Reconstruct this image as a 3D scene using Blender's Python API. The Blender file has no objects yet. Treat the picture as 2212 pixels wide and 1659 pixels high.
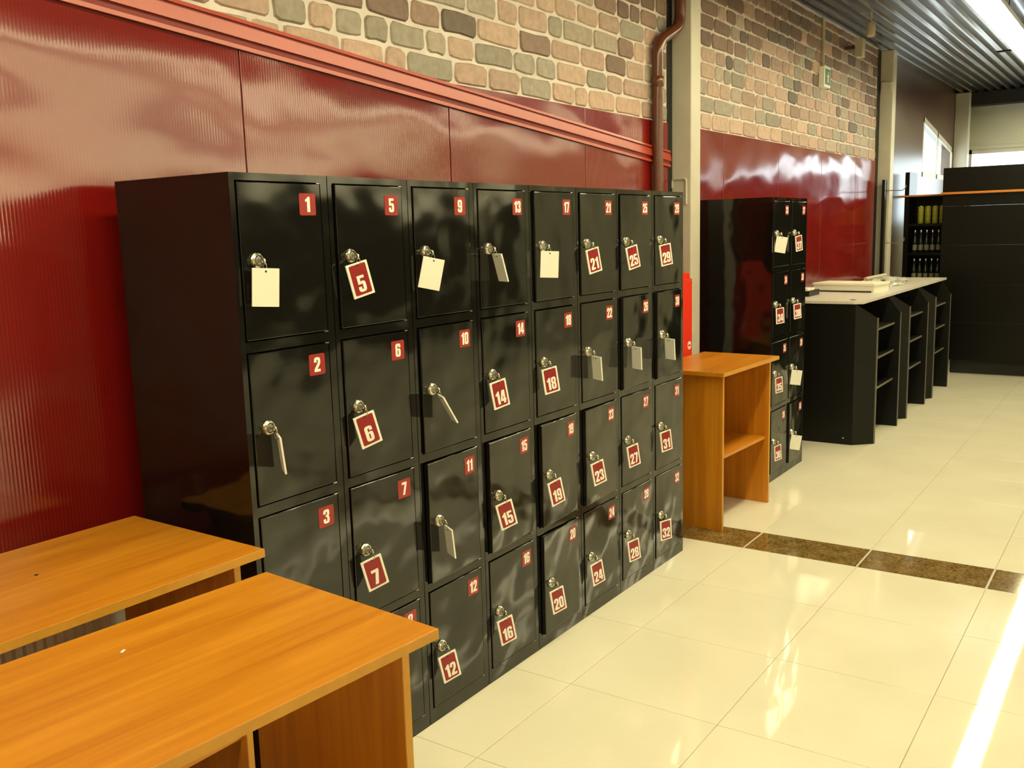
import bpy, bmesh, math, random
from mathutils import Matrix, Vector
from mathutils.geometry import tessellate_polygon

random.seed(7)
SC = bpy.context.scene
COL = SC.collection
R = math.radians

# ------------------------------------------------------------------ camera
FPX, IMW, IMH = 2053.07, 2212, 1659
CAM = Vector((-1.63083, -1.96936, 1.65904))
YAW, PITCH, ROLL = 0.600771, -0.158289, -0.0279380
fwd = Vector((math.cos(YAW) * math.cos(PITCH), math.sin(YAW) * math.cos(PITCH), math.sin(PITCH)))
rgt = Vector((math.sin(YAW), -math.cos(YAW), 0))
upv = rgt.cross(fwd)
r2 = math.cos(ROLL) * rgt + math.sin(ROLL) * upv
u2 = -math.sin(ROLL) * rgt + math.cos(ROLL) * upv
camd = bpy.data.cameras.new('camera')
cam = bpy.data.objects.new('camera', camd)
COL.objects.link(cam)
camd.sensor_width = 36
camd.lens = FPX / IMW * 36
camd.clip_start = 0.05
camd.clip_end = 200
M = Matrix.Identity(4)
for i in range(3):
    M[i][0], M[i][1], M[i][2], M[i][3] = r2[i], u2[i], -fwd[i], CAM[i]
cam.matrix_world = M
SC.camera = cam

def topx(p):
    d = Vector(p) - CAM
    z = d.dot(fwd)
    if z <= 0.05:
        return None
    return (IMW / 2 + FPX * d.dot(r2) / z, IMH / 2 - FPX * d.dot(u2) / z, z)

# ------------------------------------------------------------------ world and exposure
LAMP_COL = (1.0, 0.895, 0.53)
LAMP_STR = 27.0
world = bpy.data.worlds.new('sky')
SC.world = world
world.use_nodes = True
bg = world.node_tree.nodes['Background']
bg.inputs[0].default_value = (0.86, 0.95, 1.0, 1)
bg.inputs[1].default_value = 5.0
vs = SC.view_settings
vs.view_transform = 'Standard'
vs.look = 'None'
vs.exposure = 0.12
vs.gamma = 1
vs.use_curve_mapping = False

# ------------------------------------------------------------------ materials
MATS = {}

def new_mat(name):
    m = bpy.data.materials.new(name)
    m.use_nodes = True
    nt = m.node_tree
    b = nt.nodes['Principled BSDF']
    MATS[name] = m
    return m, nt, b

def N(nt, typ, **kw):
    n = nt.nodes.new(typ)
    for k, v in kw.items():
        setattr(n, k, v)
    return n

def coords(nt, scale=(1, 1, 1), kind='Object', rot=(0, 0, 0)):
    tc = N(nt, 'ShaderNodeTexCoord')
    mp = N(nt, 'ShaderNodeMapping')
    mp.inputs['Scale'].default_value = scale
    mp.inputs['Rotation'].default_value = rot
    nt.links.new(tc.outputs[kind], mp.inputs[0])
    return mp.outputs[0]

def noise(nt, vec, scale, detail=3, rough=0.5, dist=0.0):
    n = N(nt, 'ShaderNodeTexNoise')
    n.inputs['Scale'].default_value = scale
    n.inputs['Detail'].default_value = detail
    n.inputs['Roughness'].default_value = rough
    n.inputs['Distortion'].default_value = dist
    nt.links.new(vec, n.inputs['Vector'])
    return n.outputs[0]

def ramp(nt, fac, stops):
    r = N(nt, 'ShaderNodeValToRGB')
    els = r.color_ramp.elements
    while len(els) < len(stops):
        els.new(0.5)
    for e, (p, c) in zip(els, stops):
        e.position = p
        e.color = (*c, 1)
    nt.links.new(fac, r.inputs[0])
    return r.outputs[0]

def bump(nt, b, h, dist, strength=1.0, prev=None):
    n = N(nt, 'ShaderNodeBump')
    n.inputs['Strength'].default_value = strength
    n.inputs['Distance'].default_value = dist
    nt.links.new(h, n.inputs['Height'])
    if prev is not None:
        nt.links.new(prev, n.inputs['Normal'])
    nt.links.new(n.outputs[0], b.inputs['Normal'])
    return n.outputs[0]

def plain(name, col, rough=0.5, metal=0.0, spec=0.5, grain=0.0, gscale=40):
    m, nt, b = new_mat(name)
    b.inputs['Roughness'].default_value = rough
    b.inputs['Metallic'].default_value = metal
    b.inputs['Specular IOR Level'].default_value = spec
    b.inputs['Base Color'].default_value = (*col, 1)
    v = coords(nt)
    nz = noise(nt, v, gscale, 3)
    if grain > 0:
        lo = tuple(c * (1 - grain) for c in col)
        hi = tuple(min(1, c * (1 + grain)) for c in col)
        nt.links.new(ramp(nt, nz, [(0.3, lo), (0.7, hi)]), b.inputs['Base Color'])
    else:
        rr = N(nt, 'ShaderNodeMapRange')
        rr.inputs[3].default_value = max(0.0, rough - 0.04)
        rr.inputs[4].default_value = rough + 0.04
        nt.links.new(nz, rr.inputs[0])
        nt.links.new(rr.outputs[0], b.inputs['Roughness'])
    return m

def emit(name, col, strength):
    m, nt, b = new_mat(name)
    b.inputs['Base Color'].default_value = (0.8, 0.8, 0.8, 1)
    b.inputs['Emission Color'].default_value = (*col, 1)
    b.inputs['Emission Strength'].default_value = strength
    return m

def black_enamel():
    m, nt, b = new_mat('black_enamel')
    b.inputs['Base Color'].default_value = (0.004, 0.004, 0.0035, 1)
    b.inputs['Roughness'].default_value = 0.10
    b.inputs['Specular IOR Level'].default_value = 0.64
    gi = N(nt, 'ShaderNodeNewGeometry')
    mp = N(nt, 'ShaderNodeMapping')
    nt.links.new(gi.outputs['Position'], mp.inputs[0])
    w1 = noise(nt, mp.outputs[0], 3.2, 2, 0.4)
    n1 = bump(nt, b, w1, 0.035, 0.55)
    w2 = noise(nt, mp.outputs[0], 420, 2)
    bump(nt, b, w2, 0.0002, 0.2, n1)
black_enamel()

def red_panel():
    m, nt, b = new_mat('red_panel')
    b.inputs['Base Color'].default_value = (0.17, 0.006, 0.004, 1)
    b.inputs['Roughness'].default_value = 0.13
    b.inputs['IOR'].default_value = 1.95
    g = N(nt, 'ShaderNodeNewGeometry')
    sp = N(nt, 'ShaderNodeMapping')
    nt.links.new(g.outputs['Position'], sp.inputs[0])
    c = noise(nt, sp.outputs[0], 1.4, 2)
    nt.links.new(ramp(nt, c, [(0.3, (0.17, 0.0055, 0.004)), (0.7, (0.21, 0.008, 0.0055))]), b.inputs['Base Color'])
    mp = N(nt, 'ShaderNodeMapping')
    mp.inputs['Scale'].default_value = (1.0, 1.0, 1.7)
    nt.links.new(g.outputs['Position'], mp.inputs[0])
    big = noise(nt, mp.outputs[0], 1.5, 1.5, 0.4, 0.2)
    n1 = bump(nt, b, big, 0.05, 0.5)
    wv = N(nt, 'ShaderNodeTexWave')
    wv.bands_direction = 'X'
    wv.inputs['Scale'].default_value = 29.0
    nt.links.new(g.outputs['Position'], wv.inputs['Vector'])
    bump(nt, b, wv.outputs[1], 0.0006, 0.3, n1)
red_panel()

def wood(name, axis):
    m, nt, b = new_mat(name)
    s = [24, 24, 24]
    s[axis] = 1.3
    v = coords(nt, tuple(s))
    n1 = noise(nt, v, 1.0, 5, 0.55, 0.6)
    s2 = [90, 90, 90]
    s2[axis] = 2.5
    v2 = coords(nt, tuple(s2))
    n2 = noise(nt, v2, 1.0, 2, 0.5)
    mx = N(nt, 'ShaderNodeMath', operation='MULTIPLY_ADD')
    mx.inputs[1].default_value = 0.22
    nt.links.new(n2, mx.inputs[0])
    nt.links.new(n1, mx.inputs[2])
    c = ramp(nt, mx.outputs[0], [(0.34, (0.40, 0.125, 0.005)), (0.56, (0.50, 0.180, 0.008)), (0.8, (0.60, 0.240, 0.016))])
    nt.links.new(c, b.inputs['Base Color'])
    b.inputs['Roughness'].default_value = 0.33
    bump(nt, b, n2, 0.0003, 0.3)
wood('beech_along', 0)
wood('beech_across', 1)
wood('beech_upright', 2)
plain('beech_edge', (0.54, 0.255, 0.018), 0.4, grain=0.06, gscale=30)

def tile():
    m, nt, b = new_mat('cream_tile')
    oi = N(nt, 'ShaderNodeObjectInfo')
    g = N(nt, 'ShaderNodeNewGeometry')
    n1 = noise(nt, g.outputs['Position'], 2.2, 4)
    n2 = noise(nt, g.outputs['Position'], 160, 2)
    a = N(nt, 'ShaderNodeMath', operation='MULTIPLY_ADD')
    a.inputs[1].default_value = 0.35
    nt.links.new(n2, a.inputs[0])
    nt.links.new(n1, a.inputs[2])
    c = ramp(nt, a.outputs[0], [(0.35, (0.76, 0.71, 0.55)), (0.9, (0.84, 0.80, 0.64))])
    nt.links.new(c, b.inputs['Base Color'])
    b.inputs['Roughness'].default_value = 0.035
    b.inputs['Specular IOR Level'].default_value = 0.5
    w = noise(nt, g.outputs['Position'], 2.5, 1)
    bump(nt, b, w, 0.003, 0.15)
tile()

def granite():
    m, nt, b = new_mat('brown_granite')
    g = N(nt, 'ShaderNodeNewGeometry')
    n1 = noise(nt, g.outputs['Position'], 60, 5, 0.7)
    n2 = noise(nt, g.outputs['Position'], 14, 3, 0.6)
    a = N(nt, 'ShaderNodeMath', operation='MULTIPLY_ADD')
    a.inputs[1].default_value = 0.5
    nt.links.new(n2, a.inputs[0])
    nt.links.new(n1, a.inputs[2])
    c = ramp(nt, a.outputs[0], [(0.5, (0.07, 0.042, 0.012)), (0.72, (0.17, 0.105, 0.03)), (0.95, (0.33, 0.22, 0.08))])
    nt.links.new(c, b.inputs['Base Color'])
    b.inputs['Roughness'].default_value = 0.08
granite()

def brick_mat():
    m, nt, b = new_mat('printed_brick')
    at = N(nt, 'ShaderNodeAttribute')
    at.attribute_name = 'tone'
    g = N(nt, 'ShaderNodeNewGeometry')
    n1 = noise(nt, g.outputs['Position'], 26, 5, 0.65)
    mr = N(nt, 'ShaderNodeMapRange')
    mr.inputs[1].default_value = 0.25
    mr.inputs[2].default_value = 0.75
    mr.inputs[3].default_value = 0.72
    mr.inputs[4].default_value = 1.15
    nt.links.new(n1, mr.inputs[0])
    mx = N(nt, 'ShaderNodeVectorMath', operation='SCALE')
    nt.links.new(at.outputs['Color'], mx.inputs[0])
    nt.links.new(mr.outputs[0], mx.inputs['Scale'])
    nt.links.new(mx.outputs[0], b.inputs['Base Color'])
    b.inputs['Roughness'].default_value = 0.6
    bump(nt, b, n1, 0.002, 0.6)
brick_mat()

plain('mortar', (0.66, 0.60, 0.57), 0.7, grain=0.12, gscale=9)
plain('wall_cream', (0.86, 0.83, 0.75), 0.6, grain=0.04, gscale=2)
plain('wall_dark', (0.05, 0.035, 0.025), 0.5, grain=0.2, gscale=2)
plain('spandrel', (0.50, 0.49, 0.38), 0.6, grain=0.05, gscale=3)
plain('brown_wall', (0.085, 0.04, 0.022), 0.28, spec=0.6, grain=0.1, gscale=3)
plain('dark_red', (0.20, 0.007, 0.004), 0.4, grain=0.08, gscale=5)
plain('red_trim', (0.42, 0.05, 0.022), 0.3, grain=0.08, gscale=5)
plain('column_paint', (0.55, 0.52, 0.44), 0.45, grain=0.04, gscale=8)
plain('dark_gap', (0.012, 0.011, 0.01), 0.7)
plain('grout', (0.50, 0.46, 0.36), 0.8)
plain('pale_grout', (0.55, 0.50, 0.42), 0.8)
plain('pipe_brown', (0.12, 0.035, 0.015), 0.22, spec=0.6, grain=0.1)
plain('sign_red', (0.30, 0.016, 0.014), 0.35, grain=0.05)
plain('tag_red', (0.27, 0.012, 0.014), 0.3, grain=0.05)
plain('print_white', (0.86, 0.84, 0.78), 0.4)
plain('tag_white', (0.85, 0.83, 0.74), 0.35)
plain('nickel', (0.72, 0.68, 0.55), 0.22, metal=1.0)
plain('lock_face', (0.34, 0.33, 0.30), 0.4, metal=1.0)
plain('keyhole', (0.01, 0.01, 0.01), 0.6)
plain('wire', (0.35, 0.32, 0.24), 0.3, metal=1.0)
plain('inside_black', (0.004, 0.004, 0.004), 0.6)
plain('fire_red', (0.80, 0.028, 0.006), 0.35, grain=0.05)
plain('radiator_white', (0.84, 0.82, 0.74), 0.35)
plain('counter_black', (0.006, 0.006, 0.005), 0.35, spec=0.25, grain=0.2)
plain('counter_edge', (0.13, 0.115, 0.085), 0.4)
plain('counter_top', (0.62, 0.58, 0.52), 0.3, grain=0.05)
plain('rack_black', (0.005, 0.0046, 0.0036), 0.3, spec=0.2, grain=0.2)
plain('orange_edge', (0.55, 0.19, 0.02), 0.4)
plain('box_white', (0.82, 0.79, 0.66), 0.5)
plain('film', (0.55, 0.54, 0.47), 0.15)
plain('green_can', (0.38, 0.38, 0.04), 0.3, grain=0.35, gscale=30)
plain('can_lid', (0.75, 0.74, 0.66), 0.25, metal=1.0)
plain('bottle_glass', (0.012, 0.022, 0.008), 0.08, spec=0.7)
plain('bottle_label', (0.22, 0.20, 0.14), 0.5)
plain('sign_green', (0.03, 0.16, 0.05), 0.4)
plain('device_beige', (0.48, 0.43, 0.32), 0.5)
plain('lamp_body', (0.6, 0.6, 0.55), 0.4)
emit('lamp_tube', LAMP_COL, LAMP_STR)

def ceiling_metal():
    m, nt, b = new_mat('ceiling_metal')
    b.inputs['Base Color'].default_value = (0.24, 0.215, 0.18, 1)
    b.inputs['Metallic'].default_value = 0.9
    b.inputs['Roughness'].default_value = 0.22
    g = N(nt, 'ShaderNodeNewGeometry')
    n = noise(nt, g.outputs['Position'], 1.2, 1)
    bump(nt, b, n, 0.006, 0.3)
ceiling_metal()

def glass():
    m, nt, b = new_mat('window_glass')
    out = nt.nodes['Material Output']
    tr = N(nt, 'ShaderNodeBsdfTransparent')
    tr.inputs[0].default_value = (0.93, 0.96, 0.95, 1)
    gl = N(nt, 'ShaderNodeBsdfGlossy')
    gl.inputs['Roughness'].default_value = 0.02
    lw = N(nt, 'ShaderNodeLayerWeight')
    pw = N(nt, 'ShaderNodeMath', operation='POWER')
    pw.inputs[1].default_value = 5.0
    nt.links.new(lw.outputs['Facing'], pw.inputs[0])
    fr = N(nt, 'ShaderNodeMath', operation='MULTIPLY_ADD')
    fr.inputs[1].default_value = 0.5
    fr.inputs[2].default_value = 0.03
    nt.links.new(pw.outputs[0], fr.inputs[0])
    mx = N(nt, 'ShaderNodeMixShader')
    nt.links.new(fr.outputs[0], mx.inputs[0])
    nt.links.new(tr.outputs[0], mx.inputs[1])
    nt.links.new(gl.outputs[0], mx.inputs[2])
    nt.links.new(mx.outputs[0], out.inputs[0])
glass()

# ------------------------------------------------------------------ mesh helpers
class MB:
    """collects shapes; build() links them as one mesh object"""
    def __init__(self):
        self.v, self.f, self.mi, self.sm = [], [], [], []

    def add(self, verts, faces, mi=0, smooth=False):
        o = len(self.v)
        self.v += [tuple(x) for x in verts]
        for f in faces:
            self.f.append([o + i for i in f])
            self.mi.append(mi)
            self.sm.append(smooth)

    def box(self, a, b, mi=0, bev=0.0):
        (x0, y0, z0), (x1, y1, z1) = a, b
        if bev > 0:
            bm = bmesh.new()
            bmesh.ops.create_cube(bm, size=1)
            bmesh.ops.scale(bm, verts=bm.verts, vec=(x1 - x0, y1 - y0, z1 - z0))
            bmesh.ops.translate(bm, verts=bm.verts, vec=((x0 + x1) / 2, (y0 + y1) / 2, (z0 + z1) / 2))
            bmesh.ops.bevel(bm, geom=bm.edges[:], offset=bev, segments=2, affect='EDGES', profile=0.5)
            bm.verts.index_update()
            self.add([v.co[:] for v in bm.verts], [[v.index for v in f.verts] for f in bm.faces], mi)
            bm.free()
            return
        vs_ = [(x0, y0, z0), (x1, y0, z0), (x1, y1, z0), (x0, y1, z0), (x0, y0, z1), (x1, y0, z1), (x1, y1, z1), (x0, y1, z1)]
        self.add(vs_, [(0, 3, 2, 1), (4, 5, 6, 7), (0, 1, 5, 4), (1, 2, 6, 5), (2, 3, 7, 6), (3, 0, 4, 7)], mi)

    def prism(self, poly, axis, a, b, mi=0):
        """polygon in the two other axes, extruded from a to b along axis"""
        n = len(poly)
        def P(p, t):
            q = list(p)
            q.insert(axis, t)
            return tuple(q)
        vs_ = [P(p, a) for p in poly] + [P(p, b) for p in poly]
        tris = tessellate_polygon([[Vector((p[0], p[1], 0)) for p in poly]])
        fs = [list(t) for t in tris] + [[i + n for i in reversed(t)] for t in tris]
        fs += [(i, (i + 1) % n, (i + 1) % n + n, i + n) for i in range(n)]
        self.add(vs_, fs, mi)

    def lathe(self, prof, seg=16, axis='z', origin=(0, 0, 0), mi=0, smooth=True, cap=True):
        vs_, fs = [], []
        for r, h in prof:
            for k in range(seg):
                t = 2 * math.pi * k / seg
                c, s = r * math.cos(t), r * math.sin(t)
                p = {'z': (c, s, h), 'y': (c, h, s), 'x': (h, c, s)}[axis]
                vs_.append(tuple(p[i] + origin[i] for i in range(3)))
        for j in range(len(prof) - 1):
            for k in range(seg):
                k2 = (k + 1) % seg
                fs.append((j * seg + k, j * seg + k2, (j + 1) * seg + k2, (j + 1) * seg + k))
        self.add(vs_, fs, mi, smooth)
        if cap:
            self.add(vs_[:seg], [tuple(range(seg))], mi)
            self.add(vs_[-seg:], [tuple(range(seg))], mi)

    def tube(self, pts, r, seg=10, mi=0, closed=False):
        pts = [Vector(p) for p in pts]
        n = len(pts)
        vs_, fs = [], []
        ref = None
        for i, p in enumerate(pts):
            if closed:
                t = (pts[(i + 1) % n] - pts[i - 1]).normalized()
            else:
                t = (pts[min(i + 1, n - 1)] - pts[max(i - 1, 0)]).normalized()
            if ref is None:
                ref = Vector((0, 0, 1)) if abs(t.z) < 0.9 else Vector((0, 1, 0))
            a = t.cross(ref).normalized()
            b = a.cross(t).normalized()
            ref = b
            for k in range(seg):
                ang = 2 * math.pi * k / seg
                vs_.append(p + r * (math.cos(ang) * a + math.sin(ang) * b))
        for i in range(n if closed else n - 1):
            j = (i + 1) % n
            for k in range(seg):
                k2 = (k + 1) % seg
                fs.append((i * seg + k, i * seg + k2, j * seg + k2, j * seg + k))
        self.add(vs_, fs, mi, True)
        if not closed:
            self.add(vs_[:seg], [tuple(range(seg))], mi)
            self.add(vs_[-seg:], [tuple(range(seg))], mi)

    def mesh(self, name, mats):
        me = bpy.data.meshes.new(name)
        me.from_pydata(self.v, [], self.f)
        for m in (mats if isinstance(mats, (list, tuple)) else [mats]):
            me.materials.append(MATS[m])
        for p, i, s in zip(me.polygons, self.mi, self.sm):
            p.material_index = i
            p.use_smooth = s
        bm = bmesh.new()
        bm.from_mesh(me)
        bmesh.ops.recalc_face_normals(bm, faces=bm.faces)
        bm.to_mesh(me)
        bm.free()
        return me

    def build(self, name, mats, parent=None, loc=(0, 0, 0), rot=(0, 0, 0)):
        return link(name, self.mesh(name, mats), parent, loc, rot)

def link(name, me, parent=None, loc=(0, 0, 0), rot=(0, 0, 0)):
    o = bpy.data.objects.new(name, me)
    COL.objects.link(o)
    o.parent = parent
    o.location = loc
    o.rotation_euler = rot
    return o

def tag(o, label=None, cat=None, group=None, kind=None):
    if label: o['label'] = label
    if cat: o['category'] = cat
    if group: o['group'] = group
    if kind: o['kind'] = kind
    return o

def thing(name, label, cat, loc=(0, 0, 0), rz=0.0, group=None):
    return tag(link(name, None, None, loc, (0, 0, rz)), label, cat, group)

def structure(o):
    o['kind'] = 'structure'
    return o

def boxes(*bs, bev=0.0):
    m = MB()
    for b in bs:
        m.box(b[0], b[1], b[2] if len(b) > 2 else 0, bev)
    return m

# ------------------------------------------------------------------ the room
X0, X1 = -5.0, 13.6           # behind the camera .. end wall
Y0, YW = -8.5, 0.58           # opposite wall .. locker wall
ZC = 3.40
LW = 0.3469                   # locker width

# floor: grout bed and tiles
floor = structure(boxes(((X0, Y0, -0.15), (X1, YW + 0.15, -0.003))).build('floor', 'grout'))
BX0, BX1 = 2.965, 3.255       # brown granite strip
PX, PY, YJ = 0.588, 0.573, -0.255
g = 0.0026
def tile_mesh(w, h, mat):
    m = MB()
    m.box((g / 2, g / 2, -0.012), (w - g / 2, h - g / 2, 0), 0, 0.0008)
    return m.mesh('floor_tile', mat)
me_t = tile_mesh(PX, PY, 'cream_tile')
me_e = tile_mesh(PX, YW + 0.01 - (YJ + PY), 'cream_tile')
xs = [BX0 - PX * (k + 1) for k in range(8)] + [BX1 + PX * k for k in range(17)]
ys = [YJ + PY * k for k in range(-5, 2)]
for x in xs:
    for y in ys:
        link('floor_tile', me_t if y + PY < YW else me_e, floor, (x, y, 0))
m = MB()
gg = 0.010
m.box((0.001, gg / 2, -0.012), (BX1 - BX0 - 0.001, PY - gg / 2, 0), 0, 0.0008)
me_b = m.mesh('granite_tile', 'brown_granite')
for y in ys[:-1]:
    tag(link('granite_tile', me_b, floor, (BX0, y, 0)), 'brown speckled granite strip tile')
boxes(((BX0 + 0.002, ys[0], -0.010), (BX1 - 0.002, YW, -0.0012))).build('grout_bed', 'pale_grout', floor)
# tiles beyond the pieces that can be picked apart
m = MB()
y_lo = ys[0]
for i in range(int((X1 - X0) / PX) + 1):
    for j in range(int((y_lo - Y0) / PY) + 1):
        a = X0 + i * PX
        b = y_lo - (j + 1) * PY
        if a + PX <= X1 and b >= Y0:
            m.box((a + g / 2, b + g / 2, -0.012), (a + PX - g / 2, b + PY - g / 2, 0))
tag(m.build('tile_field', 'cream_tile', floor), kind='stuff')

# ceiling: trapezoidal steel sheet, ribs along the room
m = MB()
pts = []
pit = 0.113
y = YW + 0.1
while y > Y0 - 0.1:
    pts += [(y, ZC + 0.045), (y - 0.045, ZC + 0.045), (y - 0.062, ZC), (y - 0.096, ZC)]
    y -= pit
vv = [(X0 - 0.1, a, b) for a, b in pts] + [(X1 + 0.1, a, b) for a, b in pts]
n = len(pts)
m.add(vv, [(i, i + 1, i + 1 + n, i + n) for i in range(n - 1)])
m.box((X0 - 0.1, Y0 - 0.1, ZC + 0.06), (X1 + 0.1, YW + 0.2, ZC + 0.12))
structure(m.build('ceiling', 'ceiling_metal'))

# left wall: solid body with the far window opening
WX0, WX1 = 11.2, 13.2
m = MB()
m.box((X0, YW, -0.1), (9.06, YW + 0.15, ZC + 0.06), 0)
m.box((9.06, YW, -0.1), (WX0, YW + 0.15, ZC + 0.06), 1)
m.box((WX0, YW, -0.1), (WX1, YW + 0.15, 2.2), 1)
m.box((WX1, YW, -0.1), (X1, YW + 0.15, ZC + 0.06), 1)
m.prism([(WX0, 2.93), (WX1, 2.65), (WX1, ZC + 0.06), (WX0, ZC + 0.06)], 1, YW, YW + 0.15, 1)
wall_left = structure(m.build('wall_left', ['mortar', 'brown_wall']))

# red cladding panels
ZR = 2.287
joints1 = [-1.72, -0.585, 0.552, 1.66, 2.815, 3.825]
joints2 = [4.045, 4.72, 5.85, 6.98, 8.1, 8.86]
for js in (joints1, joints2):
    for a, b in zip(js, js[1:]):
        boxes(((a + 0.0025, YW - 0.010, 0.012), (b - 0.0025, YW + 0.001, ZR if b > 0.6 else 2.355)), bev=0.002).build('wall_panel', 'red_panel', wall_left)
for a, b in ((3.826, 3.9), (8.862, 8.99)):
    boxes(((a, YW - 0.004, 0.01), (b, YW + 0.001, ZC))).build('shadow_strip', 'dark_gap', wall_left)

# bricks of the relief wall covering
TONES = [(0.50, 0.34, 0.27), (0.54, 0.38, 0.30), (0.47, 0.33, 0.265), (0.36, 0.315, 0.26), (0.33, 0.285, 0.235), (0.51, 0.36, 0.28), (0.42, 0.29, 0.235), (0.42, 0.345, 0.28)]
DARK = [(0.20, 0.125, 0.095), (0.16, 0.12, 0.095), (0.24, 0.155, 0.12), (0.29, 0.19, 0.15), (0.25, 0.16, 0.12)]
def brick_shape(x0, x1, z0, z1, depth, rnd):
    w, h = x1 - x0, z1 - z0
    out = []
    c = min(0.022, w * 0.22, h * 0.3)
    base = [(x0 + c, z0), (x0 + w * 0.5, z0), (x1 - c, z0), (x1 - c * 0.25, z0 + c * 0.3), (x1, z0 + c), (x1, z1 - c), (x1 - c * 0.3, z1 - c * 0.25), (x1 - c, z1), (x0 + w * 0.5, z1), (x0 + c, z1), (x0 + c * 0.3, z1 - c * 0.3), (x0, z1 - c), (x0, z0 + c), (x0 + c * 0.3, z0 + c * 0.3)]
    for px, pz in base:
        out.append((px + rnd.uniform(-.004, .004), pz + rnd.uniform(-.004, .004)))
    n = len(out)
    cx, cz = (x0 + x1) / 2, (z0 + z1) / 2
    ins = [(cx + (px - cx) * (1 - 0.012 / max(w, .05)), cz + (pz - cz) * (1 - 0.012 / h)) for px, pz in out]
    v = [(px, YW - 0.0002, pz) for px, pz in out] + [(px, YW - depth, pz) for px, pz in ins]
    f = [(i, (i + 1) % n, (i + 1) % n + n, i + n) for i in range(n)] + [tuple(range(n, 2 * n))]
    return v, f
bricks = []
rnd = random.Random(11)
def lay(xa, xb, za, zb):
    z = za
    while z < zb - 0.03:
        h = rnd.uniform(0.095, 0.110)
        x = xa - rnd.uniform(0, 0.2) + 0.02
        while x < xb - 0.02:
            w = rnd.choice([0.14, 0.18, 0.21, 0.24, 0.26, 0.28, 0.31])
            w *= rnd.uniform(0.92, 1.08)
            a, b = max(x, xa + 0.004), min(x + w - 0.015, xb - 0.004)
            if b - a > 0.035 and not (b < 0.6 and z < 2.35):
                dk = rnd.random() < (z - 2.42) * 1.25  # dark bricks likelier higher up: partly print, partly light falloff put into colour
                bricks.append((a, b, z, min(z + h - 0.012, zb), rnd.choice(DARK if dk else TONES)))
            x += w
        z += h
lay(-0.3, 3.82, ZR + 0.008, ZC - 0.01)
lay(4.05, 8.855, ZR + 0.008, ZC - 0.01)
def brick_px(b):
    p = topx(((b[0] + b[1]) / 2, YW, (b[2] + b[3]) / 2))
    if p is None or not (-40 < p[0] < 2250 and -30 < p[1] < 1700):
        return 0
    q = topx((b[0], YW, b[2])), topx((b[1], YW, b[3]))
    return abs(q[1][0] - q[0][0]) * abs(q[1][1] - q[0][1])
bricks.sort(key=brick_px, reverse=True)
def set_tone(me, tones):
    at = me.color_attributes.new('tone', 'FLOAT_COLOR', 'CORNER')
    for p in me.polygons:
        c = tones[p.index] if isinstance(tones, list) else tones
        for li in p.loop_indices:
            at.data[li].color = (*c, 1)
rest = MB()
rest_t = []
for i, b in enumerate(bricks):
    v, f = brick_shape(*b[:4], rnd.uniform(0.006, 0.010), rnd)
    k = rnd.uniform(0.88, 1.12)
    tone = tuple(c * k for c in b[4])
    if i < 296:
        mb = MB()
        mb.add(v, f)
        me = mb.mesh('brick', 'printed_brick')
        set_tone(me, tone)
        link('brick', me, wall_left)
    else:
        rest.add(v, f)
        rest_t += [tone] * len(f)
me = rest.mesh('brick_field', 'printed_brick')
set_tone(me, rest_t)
tag(link('brick_field', me, wall_left), kind='stuff')

# sloping red moulding over the panel joint
xa, xb = -0.9, 3.84
def zt(x): return 2.2705 - 0.0745 * (x - 0.547)
def band(lo, hi, d, d2):
    mb = MB()
    prof = [(YW - 0.0105, lo), (YW - 0.0105 - d, lo), (YW - 0.0105 - d2, hi), (YW - 0.0105, hi)]
    mb.add([(x, py, zt(x) + pz) for x in (xa, xb) for py, pz in prof],
           [(i, (i + 1) % 4, (i + 1) % 4 + 4, i + 4) for i in range(4)] + [(0, 1, 2, 3), (4, 5, 6, 7)])
    return mb
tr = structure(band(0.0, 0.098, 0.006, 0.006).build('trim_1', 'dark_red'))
for lo, hi, d, d2 in ((0.0, 0.014, 0.013, 0.011), (0.0355, 0.077, 0.016, 0.010), (0.0855, 0.098, 0.012, 0.009)):
    band(lo, hi, d, d2).build('raised_band', 'red_trim', tr)

# window_1 in the brown wall
m = MB()
def zh(x): return 2.93 - (x - WX0) * 0.14
def fr(x0, x1, z0a, z0b, z1a, z1b, mi=0, y0=YW + 0.0, y1=YW + 0.02):
    m.prism([(x0, z0a), (x1, z0b), (x1, z1b), (x0, z1a)], 1, y0, y1, mi)
fr(WX0, WX1, zh(WX0) - 0.07, zh(WX1) - 0.07, zh(WX0), zh(WX1))
fr(WX0, WX1, 2.2, 2.2, 2.26, 2.26)
for a in (WX0, 12.1, WX1 - 0.06):
    fr(a, a + 0.06, 2.2, 2.2, zh(a), zh(a + 0.06))
w1 = structure(m.build('window_1', 'column_paint'))
for a, b in ((WX0 + 0.06, 12.1), (12.16, WX1 - 0.06)):
    mm = MB()
    mm.prism([(a, 2.26), (b, 2.26), (b, zh(b) - 0.07), (a, zh(a) - 0.07)], 1, YW + 0.008, YW + 0.012)
    mm.build('pane', 'window_glass', w1)

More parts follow.
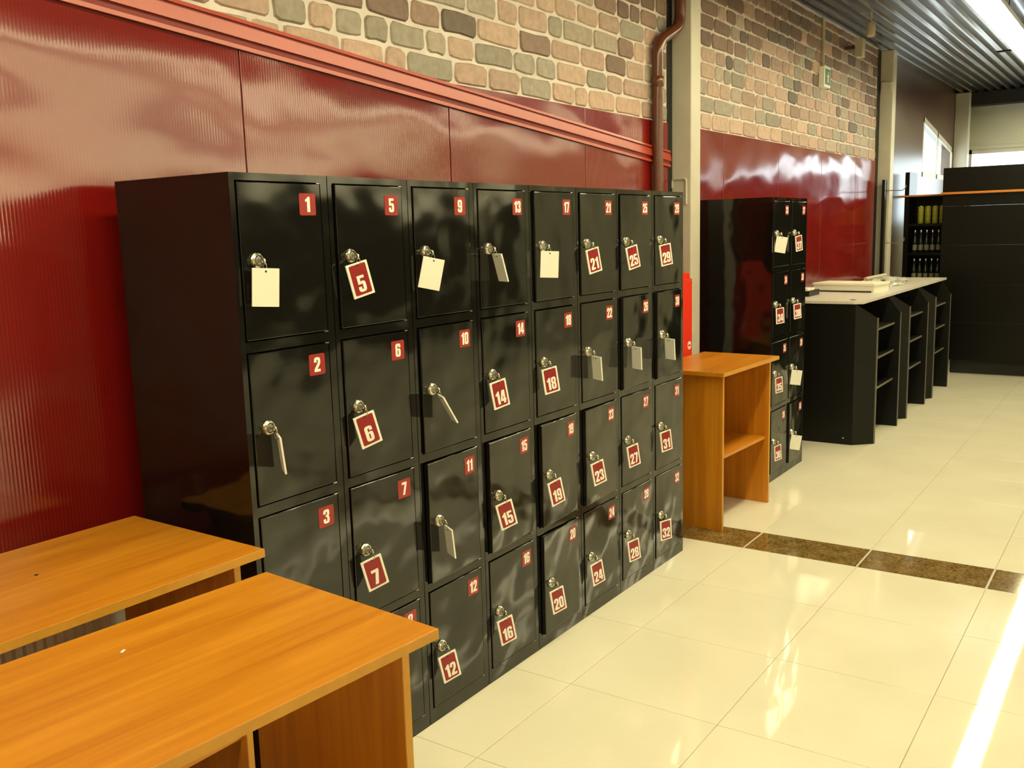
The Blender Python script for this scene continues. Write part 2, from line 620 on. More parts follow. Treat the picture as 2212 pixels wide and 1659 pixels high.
# end wall with its window band
m = MB()
m.box((X1, Y0, -0.1), (X1 + 0.15, YW + 0.15, 1.6), 0)
m.box((X1, Y0, 2.64), (X1 + 0.15, YW + 0.15, ZC + 0.06), 0)
m.box((X1, 0.46, 1.6), (X1 + 0.15, YW + 0.15, 2.64), 0)
m.box((X1, Y0, 1.6), (X1 + 0.15, -3.1, 2.64), 0)
m.box((X1 - 0.012, Y0, 2.69), (X1, 0.40, 2.70), 0)
structure(m.build('wall_end', ['spandrel']))
m = MB()
m.box((X1 + 0.03, -3.1, 2.58), (X1 + 0.1, 0.46, 2.64))
m.box((X1 + 0.03, -3.1, 1.6), (X1 + 0.1, 0.46, 1.66))
ym = [-3.1, -1.95, -0.8, 0.40]
for a in ym:
    m.box((X1 + 0.03, a, 1.6), (X1 + 0.1, a + 0.06, 2.64))
w2 = structure(m.build('window_2', 'column_paint'))
for a, b in zip(ym, ym[1:]):
    boxes(((X1 + 0.06, a + 0.06, 1.66), (X1 + 0.066, b, 2.58))).build('pane', 'window_glass', w2)
structure(boxes(((X1 - 0.22, Y0, 3.23), (X1 - 0.002, YW, ZC + 0.002))).build('trim_2', 'dark_gap'))

# opposite wall (behind the photographer's right shoulder): dark below, cream above
m = MB()
m.box((X0, Y0 - 0.15, -0.1), (X1 + 0.15, Y0, 2.30), 0)
m.box((X0, Y0 - 0.15, 2.30), (X1 + 0.15, Y0, ZC + 0.06), 1)
structure(m.build('wall_right', ['wall_dark', 'wall_cream']))
structure(boxes(((X0 - 0.15, Y0 - 0.15, -0.1), (X0, YW + 0.15, ZC + 0.06))).build('wall_back', 'wall_cream'))

# columns
def column(x, w, y0, label, collar=None):
    t = thing('steel_column', label, 'column', (x, 0, 0), group=None)
    boxes(((0, y0, 0.0), (w, YW - 0.001, ZC - 0.002)), bev=0.006).build('post', 'column_paint', t)
    boxes(((-0.02, y0 - 0.02, 0.0), (w + 0.02, YW - 0.012, 0.012)), bev=0.002).build('base_plate', 'column_paint', t)
    if collar:
        boxes(((-0.035, y0 + 0.01, collar), (-0.001, YW - 0.02, collar + 0.1)), bev=0.003).build('bracket', 'column_paint', t)
    return t
column(3.895, 0.145, 0.45, 'pale grey square steel column between the red fire cabinet and lockers 33 to 36')
column(8.99, 0.145, 0.45, 'pale grey steel column at the end of the brick wall covering', 2.98)
column(13.24, 0.16, 0.40, 'pale steel column in the corner beside the end windows')

# black upright beside the second column with two hooks
t = thing('hook_rail', 'thin black upright rail with wire hooks beside the far column', 'rail', (8.872, 0.47, 0))
boxes(((0, 0, 0.0), (0.09, 0.03, 2.09)), bev=0.003).build('upright', 'rack_black', t)
for z in (1.98, 1.44):
    m = MB()
    m.tube([(0.06, -0.001, z), (0.06, -0.16, z - 0.005), (0.06, -0.19, z + 0.02), (0.06, -0.195, z + 0.05)], 0.005, 6)
    m.build('hook', 'wire', t)

# brown downpipe with an offset
def arc_path(pts, rad, n=6):
    out = [Vector(pts[0])]
    for a, b, c in zip(pts, pts[1:], pts[2:]):
        a, b, c = Vector(a), Vector(b), Vector(c)
        p, q = b + (a - b).normalized() * rad, b + (c - b).normalized() * rad
        for k in range(n + 1):
            s = k / n
            out.append((1 - s) ** 2 * p + 2 * s * (1 - s) * b + s * s * q)
    out.append(Vector(pts[-1]))
    return out
t = thing('downpipe', 'brown glossy downpipe with an offset bend beside the pale column', 'pipe')
PXL, PYL = 3.605, 0.533
m = MB()
m.tube(arc_path([(PXL, PYL, 0.0), (PXL, PYL, 2.72), (PXL + 0.27, PYL - 0.02, 2.85), (PXL + 0.27, PYL - 0.02, ZC - 0.003)], 0.07), 0.033, 14)
m.build('pipe', 'pipe_brown', t)
for z in (1.2, 2.5):
    m = MB()
    m.lathe([(0.033, -0.03), (0.0365, -0.028), (0.0365, 0.028), (0.033, 0.03)], 14, 'z', (PXL, PYL, z))
    m.box((PXL - 0.008, PYL + 0.03, z - 0.012), (PXL + 0.008, YW - 0.0105, z + 0.012))
    m.build('clamp', 'pipe_brown', t)

# white cable loop on the column
m = MB()
m.tube(arc_path([(3.886, 0.57, 1.90), (3.886, 0.57, 1.955), (3.886, 0.478, 1.955), (3.886, 0.478, 1.80)], 0.02), 0.007, 8)
tag(m.build('cable_loop', 'column_paint'), 'pale cable bent into a loop on the column above locker 29', 'cable')

# red fire cabinet
t = thing('fire_cabinet', 'bright red fire cabinet between locker 32 and the pale column', 'cabinet', (3.27, 0.40, 0.80))
boxes(((0, 0.02, 0), (0.54, 0.095, 0.585)), bev=0.003).build('body', 'fire_red', t)
d = boxes(((0.008, 0, 0.008), (0.532, 0.018, 0.55)), bev=0.003).build('door', 'fire_red', t)
m = MB()
m.lathe([(0.026, -0.0012), (0.026, 0.0005)], 20, 'y', (0.49, 0, 0.145))
m.build('round_sticker', 'print_white', d)
boxes(((0.472, -0.0022, 0.140), (0.508, -0.0013, 0.151))).build('sticker_bar', 'fire_red', d)
m = MB()
m.lathe([(0.006, -0.006), (0.006, 0.0)], 10, 'y', (0.505, 0, 0.53))
m.build('latch', 'nickel', d)
for x in (0.08, 0.46):
    boxes(((x - 0.02, 0.095, 0.42), (x + 0.02, YW - 0.4 - 0.010, 0.46))).build('wall_bracket', 'fire_red', t)
# ------------------------------------------------------------------ lamps
m = MB()
m.tube([(0, 0, 0.07), (0, 0, 0.255)], 0.004, 6)
me_hanger = m.mesh('hanger', 'dark_gap')
def lamp(x, y):
    t = thing('strip_lamp', 'long white fluorescent strip lamp hung under the ribbed ceiling', 'lamp', (x, y, 3.15), group='fluorescent strip lamps in rows under the ceiling')
    m = MB()
    m.prism([(-0.105, 0.0), (-0.105, 0.03), (-0.05, 0.075), (0.05, 0.075), (0.105, 0.03), (0.105, 0.0), (0.098, 0.0), (0.098, 0.012), (-0.098, 0.012), (-0.098, 0.0)], 0, 0.0, 1.546)
    m.build('housing', 'lamp_body', t)
    boxes(((0.003, -0.097, 0.0), (1.543, 0.097, 0.011))).build('diffuser', 'lamp_tube', t)
    for a in (0.25, 1.3):
        link('hanger', me_hanger, t, (a, 0, 0))
    return t
for y in (-0.82, -4.6, -8.15):  # rows past the first are unseen, added to brighten opposite wall and reflections
    for k in range(11):
        tt = lamp(-3.9 + 1.55 * k, y)
        if y == -0.82 and k in (5, 8):
            m = MB()
            m.box((0.75, -0.02, 0.14), (0.78, 0.36, 0.155))
            m.box((0.75, 0.22, 0.155), (0.77, 0.24, 0.25))
            m.box((0.755, -0.01, 0.07), (0.775, 0.01, 0.14))
            m.build('cross_bar', 'dark_gap', tt)

# ------------------------------------------------------------------ digits (heavy condensed numerals, 1 x 2 units)
DIG = {
 '0': ([(0, .3), (.1, .08), (.3, 0), (.7, 0), (.9, .08), (1, .3), (1, 1.7), (.9, 1.92), (.7, 2), (.3, 2), (.1, 1.92), (0, 1.7)], [[(.4, .36), (.6, .36), (.6, 1.64), (.4, 1.64)]]),
 '1': ([(.32, 0), (.78, 0), (.78, 2), (.48, 2), (.3, 1.78), (.05, 1.62), (.05, 1.32), (.32, 1.4)], []),
 '2': ([(0, 0), (1, 0), (1, .36), (.5, .36), (.92, .98), (1, 1.22), (1, 1.66), (.9, 1.9), (.7, 2), (.3, 2), (.1, 1.9), (0, 1.66), (0, 1.3), (.4, 1.3), (.4, 1.64), (.6, 1.64), (.6, 1.25), (.1, .5), (0, .3)], []),
 '3': ([(0, .3), (.1, .08), (.3, 0), (.7, 0), (.9, .08), (1, .3), (1, .78), (.86, 1.04), (1, 1.24), (1, 1.7), (.9, 1.92), (.7, 2), (.3, 2), (.1, 1.92), (0, 1.7), (0, 1.36), (.4, 1.36), (.4, 1.66), (.6, 1.66), (.6, 1.2), (.36, 1.2), (.36, .9), (.6, .9), (.6, .34), (.4, .34), (.4, .66), (0, .66)], []),
 '4': ([(.5, 0), (.92, 0), (.92, .36), (1.05, .36), (1.05, .68), (.92, .68), (.92, 2), (.36, 2), (0, .75), (0, .36), (.5, .36)], [[(.32, .68), (.52, .68), (.52, 1.4)]]),
 '5': ([(0, .3), (.1, .08), (.3, 0), (.7, 0), (.9, .08), (1, .3), (1, 1.02), (.9, 1.24), (.7, 1.32), (.5, 1.3), (.4, 1.22), (.4, 1.66), (.96, 1.66), (.96, 2), (.04, 2), (.04, .95), (.42, .95), (.6, .98), (.6, .34), (.4, .34), (.4, .66), (0, .66)], []),
 '6': ([(0, .3), (.1, .08), (.3, 0), (.7, 0), (.9, .08), (1, .3), (1, .98), (.9, 1.2), (.7, 1.26), (.5, 1.22), (.4, 1.12), (.4, 1.66), (.6, 1.66), (.6, 1.4), (1, 1.4), (1, 1.7), (.9, 1.92), (.7, 2), (.3, 2), (.1, 1.92), (0, 1.7)], [[(.4, .34), (.6, .34), (.6, .96), (.4, .96)]]),
 '7': ([(.16, 0), (.58, 0), (.98, 1.6), (.98, 2), (0, 2), (0, 1.62), (.56, 1.62)], []),
 '8': ([(0, .3), (.1, .08), (.3, 0), (.7, 0), (.9, .08), (1, .3), (1, .8), (.88, 1.04), (1, 1.25), (1, 1.7), (.9, 1.92), (.7, 2), (.3, 2), (.1, 1.92), (0, 1.7), (0, 1.25), (.12, 1.04), (0, .8)], [[(.4, .34), (.6, .34), (.6, .88), (.4, .88)], [(.4, 1.2), (.6, 1.2), (.6, 1.66), (.4, 1.66)]]),
}
o6, h6 = DIG['6']
DIG['9'] = ([(1 - a, 2 - b) for a, b in o6], [[(1 - a, 2 - b) for a, b in h] for h in h6])

def digits(mb, s, cx, cz, h, y, wfac=0.36, mi=0):
    """number centred at (cx, cz), height h, in the plane y, readable from -y"""
    sx = h * wfac
    gap = 0.09 * sx
    ws = [(0.83 if c == '1' else 1.0) * sx for c in s]
    x = cx - (sum(ws) + gap * (len(s) - 1)) / 2
    for c, w in zip(s, ws):
        outer, holes = DIG[c]
        loops = [outer] + holes
        flat = [p for l in loops for p in l]
        tris = tessellate_polygon([[Vector((p[0], p[1], 0)) for p in l] for l in loops])
        mb.add([(x + p[0] * sx, y, cz - h / 2 + p[1] * h / 2) for p in flat], tris, mi)
        x += w + gap

def rrect(mb, x0, x1, z0, z1, r, y0, y1, mi=0):
    poly = []
    for cx, cz, a0 in ((x1 - r, z0 + r, -90), (x1 - r, z1 - r, 0), (x0 + r, z1 - r, 90), (x0 + r, z0 + r, 180)):
        for k in range(4):
            t = R(a0 + 30 * k)
            poly.append((cx + r * math.cos(t), cz + r * math.sin(t)))
    mb.prism(poly, 1, y0, y1, mi)

# ------------------------------------------------------------------ lockers
LH, LD = 1.83, 0.482
DX0, DX1 = 0.022, 0.3135            # door span
ROWS = [(1.8065 - 0.4463 * k - 0.4105, 1.8065 - 0.4463 * k) for k in range(4)]
m = MB()
u = LW - 0.003
m.box((0, 0.0, 0), (0.010, LD, LH), 0)
m.box((u - 0.010, 0.0, 0), (u, LD, LH), 0)
m.box((0.010, LD - 0.008, 0), (u - 0.010, LD, LH), 0)
m.box((0.010, 0.0, LH - 0.008), (u - 0.010, LD - 0.008, LH), 0)
m.box((0.010, 0.0, 0), (DX0 - 0.005, 0.012, LH - 0.008), 0)
m.box((DX1 + 0.005, 0.0, 0), (u - 0.010, 0.012, LH - 0.008), 0)
zs = [LH - 0.008]
for lo, hi in ROWS:
    zs += [hi + 0.004, lo - 0.004]
zs.append(0.0)
for hi, lo in zip(zs[0::2], zs[1::2]):
    m.box((DX0 - 0.005, 0.0, lo), (DX1 + 0.005, 0.012, hi), 0)
for lo, hi in ROWS:
    m.box((0.010, 0.012, lo - 0.012), (u - 0.010, LD - 0.008, lo - 0.004), 1)
me_body = m.mesh('body', ['black_enamel', 'inside_black'])
DW, DH = DX1 - DX0, 0.4105
m = MB()
m.box((-DW, -0.0035, 0), (0, 0.014, DH), 0, 0.0022)
me_door = m.mesh('door', 'black_enamel')
m = MB()
m.lathe([(0.0205, 0.0), (0.0205, -0.003), (0.0190, -0.008), (0.0160, -0.0115), (0.0138, -0.0115), (0.0130, -0.0085)], 28, 'y', mi=0, smooth=False)
m.lathe([(0.0130, -0.0086), (0.0108, -0.0086)], 24, 'y', mi=2, smooth=False, cap=False)
m.lathe([(0.0108, -0.0080), (0.0108, -0.0105), (0.0098, -0.0112)], 20, 'y', mi=1, smooth=False)
m.box((-0.0014, -0.0118, -0.0035), (0.0014, -0.0111, 0.0035), 2)
me_lock = m.mesh('lock', ['nickel', 'lock_face', 'keyhole'])
m = MB()
m.box((-0.014, -0.0045, 0.0), (0.0, 0.006, 0.0022), 0, 0.0006)
me_pin = m.mesh('hinge_tab', 'nickel')
AJAR = {5: 1.0, 9: 0.3, 10: 1.2, 11: 2.6, 15: 2.8, 17: 1.4, 19: 3.2, 20: 3.0, 23: 2.6, 26: 2.4, 30: 2.4, 25: 0.8, 40: 1.6, 6: 0.5, 21: .6}
LOCKX = 0.068
door_mats = {}
ORD = ['first', 'second', 'third', 'fourth', 'fifth', 'sixth', 'seventh', 'eighth']
DOWN = ['top door', 'second door', 'third door', 'bottom door']
def where(num):
    c, k = divmod(num - 1, 4)
    if c < 8:
        return '%s of the %s locker from the tables' % (DOWN[k], ORD[c])
    return '%s of the locker %s' % (DOWN[k], 'behind the shelved table' if c == 8 else 'beside the black counters')
def locker(x, y, first, label):
    t = thing('locker', label, 'locker', (x, y, 0), group='black four-door lockers')
    link('body', me_body, t)
    for k, (lo, hi) in enumerate(ROWS):
        num = first + k
        ang = R(AJAR.get(num, 0.15))
        d = link('door', me_door, t, (DX1, 0, lo), (0, 0, ang))
        s = MB()
        sx0 = 0.232 - DX1
        zz = DH - 0.026
        rrect(s, sx0, sx0 + 0.061, zz - 0.060, zz, 0.005, -0.0043, -0.0033, 0)
        digits(s, str(num), sx0 + 0.0305, zz - 0.030, 0.0415, -0.0047, 0.58 if num < 10 else 0.52, 1)
        s.build('number_sticker', ['sign_red', 'print_white'], d)
        link('lock', me_lock, d, (LOCKX - DX1, -0.0034, 0.208))
        link('hinge_tab', me_pin, d, (0, 0, DH + 0.0003))
        link('hinge_tab', me_pin, d, (0, 0, -0.0025))
        door_mats[num] = Matrix.Translation((x + DX1, y, lo)) @ Matrix.Rotation(ang, 4, 'Z')
    return t
for c in range(8):
    nums = '%d to %d' % (4 * c + 1, 4 * c + 4)
    locker(c * LW, 0, 4 * c + 1, '%s black metal locker from the pair of wooden tables, doors numbered %s' % (ORD[c], nums))
L2X, L2Y = 4.2455, 0.0585
locker(L2X, L2Y, 33, 'black metal locker behind the shelved table, doors numbered 33 to 36')
locker(L2X + LW, L2Y, 37, 'black metal locker beside the black counters, doors numbered 37 to 40')

# key tags: number -> (state, tilt, off): P printed side, B blank side, E nearly edge on
TAGS = {1: ('B', -4), 2: ('E', 5, 84), 5: ('P', 14), 6: ('P', 15), 7: ('P', 14), 9: ('B', -13), 10: ('E', 27, 76), 11: ('E', 5, 70), 12: ('P', 12),
        13: ('E', 14, 64), 14: ('P', 11), 15: ('P', 14), 16: ('P', 11), 17: ('B', -3), 18: ('P', 9), 19: ('P', 13), 20: ('P', 10), 21: ('P', 12),
        22: ('E', 4, 58), 23: ('P', 12), 24: ('P', 11), 25: ('P', 13), 26: ('E', 2, 55), 27: ('P', 10), 28: ('P', 8), 29: ('P', 9), 30: ('E', 3, 52),
        31: ('P', 8), 32: ('P', 3), 33: ('B', -10), 34: ('P', 4), 35: ('P', 5), 36: ('P', 6), 37: ('P', 8), 38: ('P', 5), 39: ('B', -7), 40: ('B', -9)}
m = MB()
m.box((-0.0011, -0.022, -0.0035), (0.0011, -0.010, 0.0035))
m.lathe([(0.0035, -0.0012), (0.0095, -0.0012), (0.0095, 0.0012), (0.0035, 0.0012), (0.0035, -0.0012)], 14, 'x', (0, -0.0265, -0.002), cap=False)
me_key = m.mesh('key', 'nickel')
m = MB()
m.tube([(0, -0.0325 + 0.0065 * math.cos(t), -0.0175 + 0.0115 * math.sin(t)) for t in [2 * math.pi * k / 14 for k in range(14)]], 0.0009, 6, closed=True)
me_ring = m.mesh('ring', 'wire')
PWID, PTOP, PBOT, PTH = 0.071, 0.0085, -0.0915, 0.0052
m = MB()
m.box((-PWID / 2, -PTH / 2, PBOT), (PWID / 2, PTH / 2, PTOP), 0, 0.0008)
me_plate = m.mesh('plate', 'tag_white')
m = MB()
rrect(m, -PWID / 2 + 0.0075, PWID / 2 - 0.0075, PBOT + 0.0065, PTOP - 0.005, 0.004, -PTH / 2 - 0.0004, -PTH / 2 + 0.0002)
me_print = m.mesh('red_field', 'tag_red')
m = MB()
m.lathe([(0.0028, -PTH / 2 - 0.0007), (0.0028, PTH / 2 + 0.0007)], 10, 'y')
me_hole = m.mesh('string_hole', 'keyhole')
for num, spec in TAGS.items():
    st, tilt = spec[0], spec[1]
    mw = door_mats[num]
    p = mw @ Vector((LOCKX - DX1, -0.0034, 0.208))
    if st == 'P':
        lab = 'red key tag printed %d, %s' % (num, where(num))
    elif st == 'B':
        lab = 'blank white key tag on door %d, %s' % (num, where(num))
    else:
        lab = 'edge-on key tag at door %d, %s' % (num, where(num))
    t = thing('key_tag', lab, 'key tag', p, group='key tags in the locker doors')
    link('key', me_key, t, rot=(0, R(random.uniform(-15, 15)), 0))
    link('ring', me_ring, t)
    phi = math.degrees(math.atan2(p.x - CAM.x, p.y - CAM.y))
    if st == 'P':
        yaw, be = -random.uniform(17, 25), -tilt
    elif st == 'B':
        yaw, be = -(phi - 14) + 180, tilt
    else:
        yaw, be = -(phi + spec[2]) + 180, 0
    plate = link('plate', me_plate, t, {'P': (-0.008, -0.031, -0.028), 'B': (-0.003, -0.037, -0.028), 'E': (0, -0.042, -0.026)}[st])
    plate.rotation_mode = 'XYZ'
    plate.rotation_euler = (R(-tilt) if st == 'E' else 0, R(be), R(yaw))
    link('red_field', me_print, plate)
    link('string_hole', me_hole, plate)
    s = MB()
    digits(s, str(num), 0, -0.0535, 0.048, -PTH / 2 - 0.0009, 0.47 if num > 9 else 0.54)
    s.build('number', 'print_white', plate)

# ------------------------------------------------------------------ wooden packing tables
TW, TD, TZ, TT = 0.785, 0.56, 0.89, 0.022
def table(x, y, rz, label, shelf=True, w=TW, d=TD):
    """origin at the right front corner of the top, on the floor"""
    t = thing('packing_table', label, 'table', (x, y, 0), rz, 'orange wood packing tables')
    top = MB()
    top.box((-w, 0, TZ - TT), (0, d, TZ), 0, 0.0015)
    top.build('table_top', 'beech_along', t)
    e = MB()
    e.box((-w + 0.001, -0.0012, TZ - TT + 0.001), (-0.001, 0.0006, TZ - 0.0012))
    e.build('edge_band', 'beech_edge', t)
    for xx in (-0.075, -w + 0.055):
        p = MB()
        p.box((xx, 0.03, 0.0), (xx + 0.020, d - 0.03, TZ - TT), 0, 0.001)
        s = p.build('side_panel', 'beech_upright', t)
        boxes(((xx + 0.001, 0.0288, 0.001), (xx + 0.019, 0.0306, TZ - TT - 0.001))).build('edge_band', 'beech_edge', s)
    boxes(((-w + 0.076, 0.05, 0.395), (-0.076, d - 0.10, 0.413)), bev=0.001).build('shelf', 'beech_along', t)
    boxes(((-w + 0.076, d - 0.095, 0.30), (-0.076, d - 0.077, 0.40)), bev=0.001).build('stretcher', 'beech_along', t)
    return t
table(-0.252, -0.832, R(-5), 'orange wood table in front of the other, overlapping lockers 1 to 8', d=0.555)
table(-0.092, -0.146, R(-1.3), 'orange wood table pushed against the red wall beside locker 1')
table(3.89, -0.118, R(-2.5), 'orange wood table with a shelf standing between locker 32 and locker 33', w=0.785, d=0.485)

m = MB()
m.prism([(-0.006, -0.002), (0.007, -0.003), (0.008, 0.002), (-0.005, 0.003)], 2, 0, 0.001)
tag(m.build('paper_scrap', 'print_white', None, (-0.646, -0.378, 0.8905), (0, 0, 0.6)), 'tiny white paper scrap lying on the front wooden table', 'scrap')
m = MB()
m.prism([(-0.004, -0.003), (0.004, -0.002), (0.003, 0.003), (-0.003, 0.003)], 2, 0, 0.0015)
tag(m.build('crumb', 'dark_gap', None, (-0.499, 0.183, 0.8905)), 'small dark crumb lying on the wooden table by the red wall', 'crumb')

# radiator under the window table
t = thing('radiator', 'white fluted panel radiator on the red wall behind the wooden table', 'radiator', (-1.45, 0.455, 0.14))
m = MB()
pl = []
n = 44
for k in range(n):
    a = 0.02 + k * 0.0285
    pl += [(a, 0.0), (a + 0.012, 0.0), (a + 0.018, 0.012), (a + 0.024, 0.012)]
pl += [(1.29, 0.0), (1.29, 0.045), (0.02, 0.045)]
m.prism(pl, 2, 0.01, 0.52)
m.build('fluted_panel', 'radiator_white', t)
for a, b in ((1.29, 1.392), (0.0, 0.02)):
    boxes(((a, -0.004, 0.0), (b, 0.09, 0.53)), bev=0.004).build('end_cover', 'radiator_white', t)
boxes(((0.02, 0.0, 0.521), (1.29, 0.09, 0.53)), bev=0.002).build('top_grille', 'radiator_white', t)
for x in (0.2, 1.1):
    boxes(((x, 0.045, 0.3), (x + 0.03, YW - 0.455 - 0.0115, 0.34))).build('wall_bracket', 'radiator_white', t)

# ------------------------------------------------------------------ black counter units
CZ = 1.085
def counter(x, label):
    t = thing('service_counter', label, 'counter', (x, 0, 0), group='black counters with pale tops')
    # parts in local x from 0
    yb, yf, yfr = 0.50, -0.115, -0.245
    top = MB()
    top.prism([(-0.012, yb), (-0.012, -0.105), (0.02, -0.165), (1.075, -0.165), (1.075, yb)], 2, CZ - 0.02, CZ)
    top.build('counter_top', 'counter_top', t)
    boxes(((0, yf, 0.0), (0.018, yb, CZ - 0.02))).build('end_panel', 'counter_black', t)
    ch = MB()
    dx = 0.125
    L = math.hypot(dx, yfr - yf)
    nx, ny = -(yfr - yf) / L * 0.018, dx / L * 0.018
    zt_, zk = CZ - 0.02, 0.955
    a0, a1 = (0.0, yf), (dx, yfr)
    # angled wing, its top edge cut down toward the front
    def wing(p, q, flip=1):
        o = (nx * flip, ny)
        ch.add([(p[0], p[1], 0), (q[0], q[1], 0), (q[0], q[1], zk - 0.0), (p[0], p[1], zt_),
                (p[0] + o[0], p[1] + o[1], 0), (q[0] + o[0], q[1] + o[1], 0), (q[0] + o[0], q[1] + o[1], zk), (p[0] + o[0], p[1] + o[1], zt_)],
               [(0, 1, 2, 3), (7, 6, 5, 4), (0, 4, 5, 1), (1, 5, 6, 2), (2, 6, 7, 3), (3, 7, 4, 0)])
    wing(a0, a1)
    wg = ch.build('angled_wing', 'counter_black', t)
    e = MB()
    e.box((dx - 0.004, yfr - 0.003, 0.0), (dx + 0.018, yfr + 0.010, zk))
    e.build('wing_edge', 'counter_edge', wg)
    # far side panel
    fx = 0.86
    sp = MB()
    sp.prism([(yb, 0.0), (yfr, 0.0), (yfr, zk - 0.02), (-0.15, CZ - 0.02), (yb, CZ - 0.02)], 0, fx, fx + 0.018)
    s = sp.build('side_panel', 'counter_black', t)
    boxes(((fx - 0.001, yfr - 0.004, 0.0), (fx + 0.019, yfr, zk - 0.02))).build('panel_edge', 'counter_edge', s)
    boxes(((0.02, 0.22, 0.0), (fx, 0.238, CZ - 0.02))).build('back_panel', 'counter_black', t)
    for z in (0.84, 0.62, 0.385):
        yy = -0.20
        s = boxes(((0.10, yy, z), (fx, 0.22, z + 0.016))).build('shelf', 'counter_black', t)
        boxes(((0.10, yy - 0.003, z), (fx, yy, z + 0.016))).build('shelf_edge', 'counter_edge', s)
    for z, yy in ((0.70, 0.25), (0.60, 0.25), (0.05, 0.10)):
        m = MB()
        m.lathe([(0.007, -0.003), (0.006, -0.001), (0.006, 0.0)], 8, 'x', (0, yy - 0.15, z))
        m.build('screw_cap', 'nickel', t)
    return t
counter(5.59, 'black counter with pale top, nearest to lockers 37 to 40')
counter(6.68, 'middle black counter of the three with pale tops')
counter(7.77, 'black counter with pale top, nearest to the black display rack')

# things on the counters
t = thing('white_carton', 'long flat white carton lying on the middle pale counter top', 'carton', (6.72, 0.22, CZ), R(-8))
m = MB()
m.box((-0.16, -0.26, 0.0), (0.16, 0.26, 0.006))
m.box((-0.16, -0.26, 0.006), (-0.152, 0.26, 0.055))
m.box((0.152, -0.26, 0.006), (0.16, 0.26, 0.055))
m.box((-0.152, -0.26, 0.006), (0.152, -0.252, 0.055))
m.box((-0.152, 0.252, 0.006), (0.152, 0.26, 0.055))
m.build('tray', 'box_white', t)
boxes(((-0.168, -0.268, 0.056), (0.168, 0.268, 0.075)), bev=0.002).build('lid', 'box_white', t)
boxes(((-0.163, -0.24, 0.001), (-0.1605, 0.22, 0.012))).build('dark_slot', 'dark_gap', t)
t = thing('film_roll', 'crumpled clear plastic film bundle on the far counter top', 'plastic film', (7.62, 0.12, CZ))
m = MB()
bm = bmesh.new()
bmesh.ops.create_icosphere(bm, subdivisions=3, radius=1)
rr = random.Random(3)
for v in bm.verts:
    k = 1 + 0.25 * math.sin(9 * v.co.x + 3 * v.co.y) * math.cos(7 * v.co.y) + rr.uniform(-.12, .12)
    v.co = Vector((v.co.x * 0.32 * k, v.co.y * 0.13 * k, max(0, v.co.z * 0.045 * k + 0.025)))
bm.verts.index_update()
m.add([v.co[:] for v in bm.verts], [[v.index for v in f.verts] for f in bm.faces])
bm.free()
m.build('film_sheet', 'film', t)
m = MB()
m.tube([(-0.02, 0.2, 0.05), (0.3, 0.1, 0.07)], 0.02, 10)
m.build('cardboard_core', 'device_beige', t)
t = thing('label_printer', 'small black and white device on the counter beside locker 37', 'device', (6.12, 0.40, CZ))
boxes(((-0.14, -0.05, 0.0), (0.14, 0.07, 0.045)), bev=0.004).build('case', 'counter_black', t)
boxes(((-0.16, -0.045, 0.046), (0.02, 0.045, 0.066)), bev=0.003).build('white_lid', 'box_white', t)
m = MB()
m.lathe([(0.022, 0.0), (0.022, 0.003), (0.016, 0.003)], 14, 'z')
tag(m.build('cable_grommet', 'dark_gap', None, (5.72, -0.06, CZ)), 'small black round grommet in the pale counter top', 'grommet')

# ------------------------------------------------------------------ black display rack (seen from behind)
RX = 9.55
t = thing('display_rack', 'tall black shop rack of wide horizontal panels with an orange strip', 'rack', (RX, 0, 0))
ry0, ry1 = -2.6, 0.03
for z0, z1 in ((0.155, 0.5645), (0.565, 0.9735), (0.974, 1.3895), (1.39, 1.8015), (1.802, 1.9275)):
    boxes(((0, ry0, z0), (0.018, ry1, z1)), bev=0.002).build('back_panel', 'rack_black', t)
boxes(((-0.02, ry0, 1.952), (0.03, ry1 - 0.0, 2.205)), bev=0.003).build('header_panel', 'rack_black', t)
boxes(((-0.045, ry0, 1.928), (0.03, ry1 + 0.012, 1.951)), bev=0.002).build('orange_strip', 'orange_edge', t)
for a in (ry1 - 0.03, ry0):
    boxes(((0.02, a, 0.0), (0.60, a + 0.03, 2.18))).build('side_frame', 'rack_black', t)
for z in (0.16, 0.5, 0.9, 1.3, 1.7):
    boxes(((0.02, ry0 + 0.03, z), (0.58, ry1 - 0.03, z + 0.02))).build('shelf', 'rack_black', t)
boxes(((0.10, ry0 + 0.03, 0.0), (0.13, ry1 - 0.03, 0.155))).build('plinth', 'dark_gap', t)
for y in (-0.1, -0.9, -1.7, -2.5):
    m = MB()
    m.lathe([(0.02, 0.0), (0.02, 0.01), (0.008, 0.02), (0.008, 0.155)], 10, 'z', (0.03, y, 0.0))
    m.build('foot', 'lock_face', t)

# bottle rack between the far column and the display rack
SX = 9.90
t = thing('bottle_rack', 'dark bottle rack with an orange-edged top shelf behind the far column', 'rack', (SX, 0, 0))
boxes(((0, 0.445, 0.0), (0.4, 0.492, 2.20)), bev=0.002).build('side_post', 'rack_black', t)
boxes(((0, 0.05, 0.0), (0.4, 0.07, 1.93)), bev=0.002).build('side_post', 'rack_black', t)
boxes(((0.385, 0.07, 0.0), (0.40, 0.445, 1.93))).build('back_panel', 'rack_black', t)
SH = (1.60, 1.275, 0.955, 0.60, 0.2)
for z in SH:
    boxes(((0.0, 0.07, z), (0.385, 0.445, z + 0.028))).build('shelf', 'rack_black', t)
boxes(((-0.03, 0.05, 1.928), (0.40, 0.56, 1.945))).build('top_shelf', 'orange_edge', t)
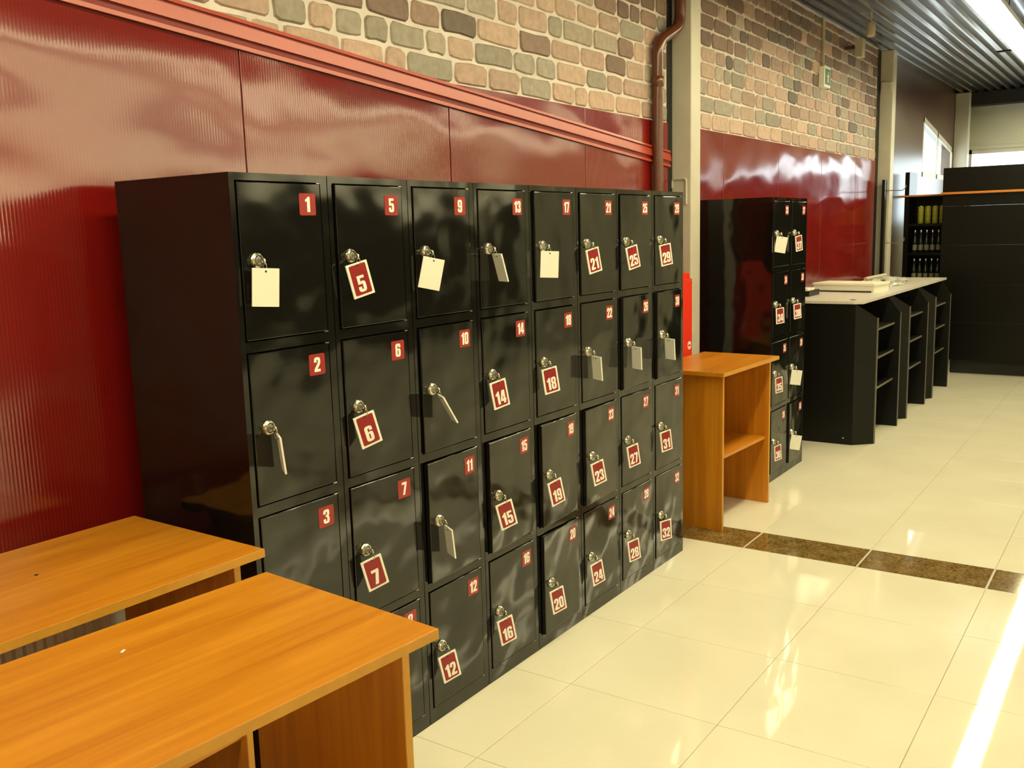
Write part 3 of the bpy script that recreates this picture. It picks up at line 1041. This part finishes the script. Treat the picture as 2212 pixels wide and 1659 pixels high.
# cans
for k in range(4):
    y = 0.325 - 0.075 * k
    c = thing('tall_can', 'tall yellow-green can on the upper shelf of the bottle rack', 'can', (SX + 0.06, y, SH[0] + 0.028), group='green cans on the upper shelf of the bottle rack')
    m = MB()
    m.lathe([(0.026, 0.0), (0.031, 0.006), (0.031, 0.182), (0.027, 0.19)], 14)
    m.build('body', 'green_can', c)
    m = MB()
    m.lathe([(0.027, 0.1905), (0.028, 0.196), (0.024, 0.196)], 14)
    m.build('lid', 'can_lid', c)
def bottle(x, y, z, where):
    c = thing('bottle', 'dark green bottle with a pale label on the %s shelf of the bottle rack' % where, 'bottle', (x, y, z), group='bottles on the %s shelf of the bottle rack' % where)
    m = MB()
    m.lathe([(0.020, 0.0), (0.025, 0.005), (0.025, 0.12), (0.022, 0.145), (0.0105, 0.18), (0.0095, 0.235), (0.011, 0.236), (0.011, 0.25)], 14)
    m.build('glass', 'bottle_glass', c)
    m = MB()
    m.lathe([(0.0253, 0.03), (0.0256, 0.032), (0.0256, 0.088), (0.0253, 0.09)], 14, cap=False)
    m.build('label_band', 'bottle_label', c)
    m = MB()
    m.lathe([(0.0118, 0.225), (0.0125, 0.227), (0.0125, 0.252), (0.011, 0.254)], 12)
    m.build('cap', 'can_lid', c)
for row, where in ((1, 'middle'), (2, 'lower')):
    for k in range(5):
        bottle(SX + 0.05, 0.375 - 0.062 * k, SH[row] + 0.028, where)

# ------------------------------------------------------------------ small fittings high on the wall
t = thing('exit_sign', 'small green and white exit light on the brick wall covering', 'sign', (6.93, YW - 0.009, 2.90))
boxes(((-0.09, -0.05, -0.085), (0.09, 0.0, 0.085)), bev=0.004).build('case', 'print_white', t)
boxes(((-0.07, -0.0525, -0.065), (0.07, -0.0502, 0.065))).build('green_face', 'sign_green', t)
m = MB()
m.lathe([(0.012, -0.055), (0.012, -0.053)], 12, 'y', (0.01, 0, 0.03))
m.box((-0.012, -0.055, -0.045), (0.0, -0.053, 0.0))
m.box((0.008, -0.055, -0.045), (0.022, -0.053, 0.005))
m.box((-0.03, -0.055, 0.0), (0.03, -0.053, 0.014))
m.build('pictogram', 'print_white', t)
tag(boxes(((6.915, YW - 0.026, 2.987), (6.945, YW - 0.009, ZC - 0.002))).build('cable_duct', 'device_beige'), 'thin cable duct running from the exit light up to the ceiling', 'cable duct')
t = thing('wall_speaker', 'small beige loudspeaker on a bracket high on the brick wall covering', 'speaker', (7.62, YW - 0.009, 3.20))
boxes(((-0.015, -0.10, 0.02), (0.015, 0.0, 0.05))).build('bracket', 'pipe_brown', t)
boxes(((-0.05, -0.17, -0.06), (0.05, -0.101, 0.10)), bev=0.006).build('case', 'device_beige', t)
t = thing('smoke_detector', 'small pale detector hanging on a short stem from the ribbed ceiling', 'detector', (7.0, 0.19, 3.20))
m = MB()
m.lathe([(0.008, 0.11), (0.008, 0.199)], 8)
m.build('stem', 'device_beige', t)
m = MB()
m.lathe([(0.03, 0.0), (0.036, 0.01), (0.036, 0.10), (0.03, 0.11)], 14)
m.build('body', 'device_beige', t)
